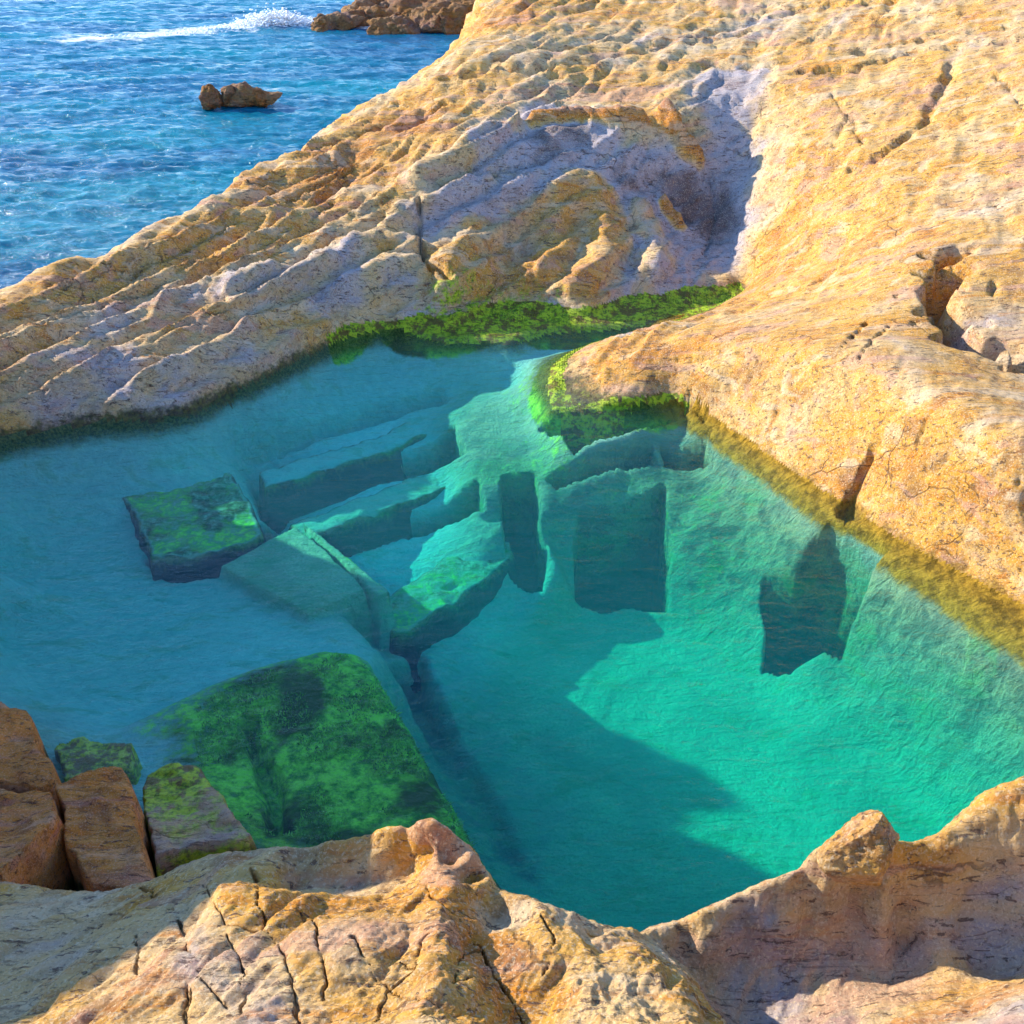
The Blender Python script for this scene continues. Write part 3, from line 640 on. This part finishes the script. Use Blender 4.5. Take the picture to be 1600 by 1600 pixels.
# ------------------------------------------------------------------ cut the sheet into its named stretches of ground
def faces_of(mask):
    nth = GX.shape[1]
    mq = mask[:-1, :-1]
    ii, jj = np.nonzero(mq)
    a = ii * nth + jj
    return np.stack([a, a + 1, a + nth + 1, a + nth], 1)[:, ::-1]
CO = np.stack([GX2, GY2, GZ2], -1).reshape(-1, 3); AT = np.concatenate([ZONE, np.ones(ZONE.shape[:2] + (1,))], -1).reshape(-1, 4)
def stretch(name, mask, mat):
    f = faces_of(mask); u, inv = np.unique(f, return_inverse=True)
    o = mesh_np(name, CO[u], inv.reshape(f.shape), mat, attr=AT[u])
    return tag(o, kind='structure')
inside &= Z < .0
nearside = (~inside) & (GY < 5.2) & ((GX < 2.2) | (GY < 4.2))
rest = (~inside) & ~nearside
div = [P(1157,458,0)[:2], (3.6, 15.2), (4.2, 17.6), (5, 40), (70, 60), (70, -10), (6, -10), (2.2, 2), (2.2, 9), (.6, 10)]
right = inpoly(GX, GY, [(.35, 10.2), (.4, 12.9), P(1157,458,0)[:2], D(1200,300,15.9)[:2], D(1225,118,17.8)[:2], (5, 24), (8, 80), (80, 80), (80, -9), (2.0, -9), (2.0, 9.2)])
SB = [p[:2] for p in offset(CREST, 1.2, 0, 1)]
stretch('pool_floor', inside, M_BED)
stretch('foreground_ground', nearside, M_ROCK)
stretch('headland_terrain', rest & right, M_ROCK)
stretch('ridge_terrain', rest & ~right, M_ROCK)

# ------------------------------------------------------------------ water
def box_mesh(name, poly, z0, z1, mat):
    bm = bmesh.new(); vs = [bm.verts.new((x, y, z1)) for x, y in poly]
    f = bm.faces.new(vs); e = bmesh.ops.extrude_face_region(bm, geom=[f])
    for v in [g_ for g_ in e['geom'] if isinstance(g_, bmesh.types.BMVert)]: v.co.z = z0
    bmesh.ops.recalc_face_normals(bm, faces=bm.faces[:])
    me = bpy.data.meshes.new(name); bm.to_mesh(me); bm.free(); me.materials.append(mat)
    o = bpy.data.objects.new(name, me); COL.objects.link(o); return o
pw_poly = [p[:2] for p in offset(wf[:19], .28, 0, 1)] + [(4.6, 14.2), (6.5, 8), (9, 5), (8.6, 3.4), (3.2, 2.4), (0, 2.2), (-2.2, 3.0), (-5, 3.2), (-7, 4)]
tag(box_mesh('pool_water', pw_poly, -3.2, 0.0, M_POOL), kind='structure')

SEA_Z = -.45
rs = np.exp(np.arange(math.log(9), math.log(900), .0030)); ts = np.arange(R(-48), R(22), .0034)
sr, st_ = np.meshgrid(rs, ts, indexing='ij'); sx = sr * np.sin(st_); sy = sr * np.cos(st_)
fade = sstep(220, 40, sr)
c_, s_ = math.cos(R(98)), math.sin(R(98)); su = sx * c_ + sy * s_; sv = -sx * s_ + sy * c_
hz = .11 * fbm(su * .75, sv * .33, su * 0, 2, 201, .5) + .11 * fbm(su * 2.1, sv * .85, su * 0 + 4, 3, 211, .55, ridged=True)
sz = SEA_Z + hz * (.15 + .85 * fade)
keep = ~inpoly(sx, sy, [p[:2] for p in CREST] + [(30, 40), (40, -10), (-20, -10), (-12, 5), (-10.5, 12.2)])
REEF = ps([(120,62,SEA_Z),(230,58,SEA_Z),(330,48,SEA_Z),(420,40,SEA_Z),(500,36,SEA_Z),(600,42,SEA_Z),(720,44,SEA_Z)])
dreef = distpoly(sx.astype(np.float32), (sy).astype(np.float32), REEF, False)
rockc = P(370, 150, SEA_Z); drock = np.hypot(sx - rockc[0], (sy - rockc[1]) * .8)
foam = np.maximum(sstep(3.0, .0, dreef) * .85, sstep(1.9, .8, drock) * .55)
m = keep[:-1, :-1]; ii, jj = np.nonzero(m); a = ii * sx.shape[1] + jj; f = np.stack([a, a + 1, a + sx.shape[1] + 1, a + sx.shape[1]], 1)[:, ::-1]
u, inv = np.unique(f, return_inverse=True)
sco = np.stack([sx, sy, sz], -1).reshape(-1, 3); sat = np.stack([foam, foam * 0, foam * 0, foam * 0 + 1], -1).reshape(-1, 4)
tag(mesh_np('sea_water', sco[u], inv.reshape(f.shape), M_SEA, attr=sat[u]), kind='structure')

# ------------------------------------------------------------------ loose and cut rocks
def heat(x, y):
    j = int(round((math.atan2(x, y) - th[0]) / RES)); i = int(round((math.log(math.hypot(x, y)) - lr0) / RES))
    return float(GZ2[min(max(i, 0), len(r) - 1), min(max(j, 0), len(th) - 1)])
def ico(sub):
    bm = bmesh.new(); bmesh.ops.create_icosphere(bm, subdivisions=sub, radius=1)
    co = np.array([v.co[:] for v in bm.verts]); f = np.array([[v.index for v in fc.verts] for fc in bm.faces]); bm.free(); return co, f
ICO6 = ico(6); ICO2 = ico(2)
def boulder(name, center, size, rot, mat, seed, rough=.16, cuts=7, parent=None, keepfine=1.0):
    """a weathered rock: a ball planed by random joints, then eroded"""
    co, f = ICO6; p = co.copy(); rng = np.random.RandomState(seed)
    for q in range(cuts):
        n = rng.normal(size=3); n /= np.linalg.norm(n); d = rng.uniform(.38, .78); t = p @ n - d
        p -= np.maximum(t, 0)[:, None] * n * .85
    p = p * np.array(size)
    a = rot; ca, sa = math.cos(a), math.sin(a)
    p = np.stack([p[:, 0] * ca - p[:, 1] * sa, p[:, 0] * sa + p[:, 1] * ca, p[:, 2]], 1)
    nn = co / np.linalg.norm(co, axis=1, keepdims=True); s = max(size)
    k = 1.6 / s; q = p + seed * 3.1
    p = p * 1.25; d = s * rough * fbm(q[:, 0] * k, q[:, 1] * k, q[:, 2] * k, 6, seed, .55) + s * .05 * fbm(q[:, 0] * k * 1.2, q[:, 1] * k * 4, q[:, 2] * k * 4, 4, seed + 5, .55, True) * keepfine
    p = p + nn * d[:, None]
    return mesh_np(name, p + np.array(center), f, mat, parent=parent)

M_GREY = rock_material('pale_lilac_rock', warm=.10, alga_line=True)
M_TAN = rock_material('tan_rock', warm=.55)
M_ORANGE = rock_material('orange_rock', warm=.85)
M_BROWN = rock_material('brown_rock', warm=.6, tint=(.62,.5,.45))
M_DARK = rock_material('wet_brown_rock', warm=.35, alga_line=False, tint=(.42,.34,.30))
M_WEDGE = rock_material('green_fringed_rock', warm=.15, green_line=True, tint=(.8,.72,.75), k=1.6)
M_BLOCK = rock_material('reddish_cut_rock', warm=.62, tint=(1.0,.70,.66), k=1.6)

for spec in (
    ((978,533),None,(.20,.10,.07),.6,M_GREY,21,'small grey stone lying on the tip of the golden headland',None),
    ((1340,1300),None,(.13,.12,.17),0,M_TAN,22,'rounded knob of rock on the near rim above the green deep water',None)):
    (px, py), d, size, rot, mt, seed, lab, grp = spec
    c = D(px, py, d) if d else (P(px, py, .30) if py < 1000 else P(px, py + 25, 1.92))
    o = boulder('rock', c, size, rot, mt, seed)
    tag(o, lab, 'rock', grp)

# rocks out at sea
def sea_rock(lumps, lab, grp=None):
    root = bpy.data.objects.new('sea_rock', None); COL.objects.link(root); root.location = lumps[0][0]
    tag(root, lab, 'rock', grp)
    for c, size, rot, sd in lumps: boulder('rock_lump', c, size, rot, M_DARK, sd, rough=.30, cuts=12, parent=root).location = -Vector(lumps[0][0])
    return root
def sp(px, py, z=-.2): return P(px, py, z)
sea_rock([(sp(385,155), (.85,.5,.30), .1, 31), (sp(362,150,-.1), (.34,.34,.34), .4, 32)], 'jagged brown rock standing alone in the blue sea')
sea_rock([(sp(325,158), (.28,.3,.34), .4, 33)], 'small pointed brown rock at the left end of the lone sea rock')
rng = random.Random(5)
for k, (px, py, s, lab) in enumerate(((535,36,1.0,'low dark reef rock at the outer end of the reef beside the breaking wave'),(585,30,1.3,'dark reef rock second from the outer end of the reef'),
        (640,20,1.9,'tall brown reef rock in the middle of the reef'),(690,22,2.2,'brown reef rock close to the orange cliff'),(722,38,1.6,'dark low reef rock touching the orange cliff'),(620,42,1.0,'small wet reef rock in front of the reef middle'))):
    c = P(px, py, -.2)
    sea_rock([(c, (s, s * .7, s * .45), rng.uniform(-.3, .4), 40 + k * 3), ((c[0] - s * .8, c[1] - .3, -.3), (s * .6, s * .5, s * .35), .2, 41 + k * 3)], lab, 'dark reef rocks off the point')

# cut blocks: traced outline, real thickness, eroded edges
def slab(name, outline, ztop, thick, mat, seed, rough=.03, bev=.05, attr=None, tilt=(0, 0), cell=.03):
    poly = [P(a, b, ztop)[:2] for a, b in outline]
    cx = sum(p[0] for p in poly) / len(poly); cy = sum(p[1] for p in poly) / len(poly)
    xs = [p[0] for p in poly]; ys = [p[1] for p in poly]
    gx, gy = np.meshgrid(np.arange(min(xs) - .2, max(xs) + .2, cell), np.arange(min(ys) - .2, max(ys) + .2, cell), indexing='ij')
    wx = gx + .07 * fbm(gx * 3, gy * 3, gx * 0, 5, seed); wy = gy + .07 * fbm(gx * 3, gy * 3, gx * 0 + 9, 5, seed)
    s = np.where(inpoly(wx, wy, poly), 1, -1) * distpoly(wx, wy, poly, True)
    t = sstep(-bev, bev, s); tin = sstep(bev * .3, bev * 2.0, s)
    top = ztop - .10 * np.maximum(0, noise(gx * 4, gy * 9, gx * 0, seed + 3) - .1) + tilt[0] * (gx - cx) + tilt[1] * (gy - cy) + rough * 2.2 * fbm(gx * 2, gy * 2, gx * 0, 5, seed, .55)
    z = (ztop - thick) + (top - ztop + thick) * t
    k = s > -bev * 1.3
    n1 = gx.size; W_ = gx.shape[1]
    mq = k[:-1, :-1] | k[1:, :-1] | k[:-1, 1:] | k[1:, 1:]
    ii, jj = np.nonzero(mq); a = ii * W_ + jj
    ft = np.stack([a, a + W_, a + W_ + 1, a + 1], 1); fb = ft[:, ::-1] + n1
    # side walls along the border of the kept cells
    ed = {}
    for q in ft:
        for e in range(4):
            A, B = int(q[e]), int(q[(e + 1) % 4])
            if (B, A) in ed: del ed[(B, A)]
            else: ed[(A, B)] = 1
    sd_ = np.array([[B, A, A + n1, B + n1] for A, B in ed])
    co = np.concatenate([np.stack([gx, gy, z], -1).reshape(-1, 3), np.stack([gx, gy, z * 0 + ztop - thick - .1], -1).reshape(-1, 3)])
    f = np.concatenate([ft, fb, sd_]); u, inv = np.unique(f, return_inverse=True)
    at_ = None
    if attr is not None:
        tt = np.concatenate([tin.ravel(), tin.ravel() * 0])[u][:, None]
        at_ = np.concatenate([np.array(attr) * tt + np.array((0, .0, 1.45)) * (1 - tt), np.ones((len(u), 1))], 1)  # sides coloured dark to paint the shade below each slab
    return mesh_np(name, co[u], inv.reshape(f.shape), mat, attr=at_)
G_S = 'cut stone slabs under the pool water'
for ol, zt, thk, at_, lab, tl in (
    ([(398,735),(560,688),(690,640),(706,668),(560,722),(410,768)], -.80, .55, (.35,.05,.15), 'farthest long blue slab under water, nearest the far shore', (0,0)),
    ([(440,818),(560,775),(722,716),(742,748),(600,800),(468,846)], -.88, .60, (.75,.10,.2), 'middle long turquoise slab under water between two dark grooves', (0,0)),
    ([(598,930),(690,872),(770,835),(800,842),(808,868),(770,905),(700,950),(640,992),(606,990)], -1.15, .60, (1,.45,.2), 'short thick yellow green slab under water at the edge of the deep basin', (0,0)),
    ([(185,775),(290,742),(362,732),(400,790),(416,835),(405,852),(300,872),(238,876)], -.66, .55, (1,.55,.0), 'broad bright green slab under water on the left side of the pool', (0,0))):
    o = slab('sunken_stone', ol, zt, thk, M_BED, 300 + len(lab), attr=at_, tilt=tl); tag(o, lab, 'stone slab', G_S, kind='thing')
G_B = 'reddish cut blocks at the lower left corner of the pool'
for ol, zt, thk, mt, lab, tl in (
    ([(-70,1085),(5,1100),(42,1112),(62,1165),(84,1212),(60,1230),(0,1215),(-90,1190)], .42, .75, M_BLOCK, 'reddish block with a dark crack on the left edge, farthest of the lower left blocks', (0,.1)),
    ([(-120,1195),(0,1212),(78,1226),(96,1275),(66,1340),(10,1400),(-140,1350)], .50, .7, M_BLOCK, 'orange brown sloping block at the left edge below the cracked block', (.1,-.25)),
    ([(84,1218),(188,1195),(208,1240),(226,1310),(250,1372),(190,1398),(128,1392),(96,1300)], .42, .7, M_BLOCK, 'square topped reddish block between the orange block and the algae wedge', (0,0)),
    ([(85,1162),(120,1148),(212,1162),(208,1200),(96,1222)], -.10, .5, M_WEDGE, 'block just under the surface, with rippling water over it, beside the square topped block', (0,0)),
    ([(222,1192),(262,1178),(302,1180),(350,1240),(402,1312),(300,1340),(240,1365),(228,1280)], .17, .5, M_WEDGE, 'low wedge shaped block fringed with green algae on the near shore', (0,-.22))):
    o = slab('cut_block', ol, zt, thk, mt, 400 + len(lab), rough=.035, bev=.022, tilt=tl, cell=.012); tag(o, lab, 'rock block', G_B)

# ------------------------------------------------------------------ algae and foam (uncountable)
def tufts(name, pos, nrm, L, mat_, wid=.006, lean=.5, seed=1):
    rg = np.random.RandomState(seed); n = len(pos)
    a = rg.uniform(0, 6.283, n); t = np.stack([np.cos(a), np.sin(a), a * 0], 1)
    l = (L * rg.uniform(.5, 1.3, n))[:, None]
    tip = pos + nrm * l * .8 + np.stack([rg.normal(size=n), rg.normal(size=n), rg.normal(size=n) * .2], 1) * l * lean
    b = nrm * -.01
    wv = wid * rg.uniform(.6, 1.5, n)[:, None]
    co = np.stack([pos + b - t * wv, pos + b + t * wv, tip], 1).reshape(-1, 3)
    return mesh_np(name, co, np.arange(n * 3).reshape(-1, 3), mat_, smooth=False)
def alga_mat(name, c1, c2):
    m, nt, b = new_mat(name); g = N(nt); geo = g.n('ShaderNodeNewGeometry')
    g.l(g.mix(g.rng(g.tex(geo.outputs['Position'], 6, 4), .35, .65), c1, c2), b.inputs['Base Color']); b.inputs['Roughness'].default_value = .6
    return m
rg = np.random.RandomState(3)
NR2 = normals(GX2, GY2, GZ2)
area = RR ** 2
def scatter(mask, n, seed):
    w_ = (area * mask).ravel().astype(float); w_ /= w_.sum(); idx = np.random.RandomState(seed).choice(w_.size, n, p=w_)
    return CO[idx], NR2.reshape(-1, 3)[idx]
al = ZONE[..., 1]
mk = (al > .45) & (GZ2 > -.12) & (GZ2 < .2) & (GY > 7) & (fbm(GX * 1.5, GY * 3, GZ2 * 3, 3, 77) > -.05)
p_, n_ = scatter(mk, 7000, 1)
tag(tufts('shore_algae', p_, n_, .016, alga_mat('bright_algae', (.05,.12,.01), (.36,.52,.015)), wid=.009), 'bright green algae carpeting the wet rock along the far shore', 'algae', kind='stuff')
mk = (al > .6) & (GZ2 < -.25) & (GY < 8)
mk &= fbm(GX * 2, GY * 2, GZ2, 4, 78) > .0
p_, n_ = scatter(mk, 9000, 2)
tag(tufts('mossy_weed', p_, n_, .025, alga_mat('dark_weed', (.03,.14,.015), (.20,.52,.05)), wid=.008), 'dark green weed growing on the sunken shelf beside the near shore', 'weed', kind='stuff')

def foam_mesh():
    rg = np.random.RandomState(9); co0, f0 = ico(1); C_, F_ = [], []
    n = 16000
    t = rg.beta(2.2, 1.6, n) * 5.4
    for q in range(n):
        i = int(min(5, t[q])); fr_ = t[q] - i; a = Vector(REEF[i]); b = Vector(REEF[i + 1]); p = a.lerp(b, fr_)
        crest = math.exp(-((t[q] - 3.1) / .5) ** 2)
        s = rg.uniform(.008, .032) * (1 + .5 * crest)
        p = np.array(p) + np.array([rg.normal() * .35, rg.normal() * .35, abs(rg.normal()) * (.03 + .20 * crest)])
        C_.append(co0 * np.array([s * 2.0, s * 1.3, s * .8]) * rg.uniform(.8, 1.2, (len(co0), 1)) + p); F_.append(f0 + q * len(co0))
    m, nt, b = new_mat('white_foam'); b.inputs['Base Color'].default_value = (.85,.88,.9,1); b.inputs['Roughness'].default_value = .7
    return mesh_np('sea_foam', np.concatenate(C_), np.concatenate(F_), m)
tag(foam_mesh(), 'white foam of a small wave breaking along the reef', 'foam', kind='stuff')
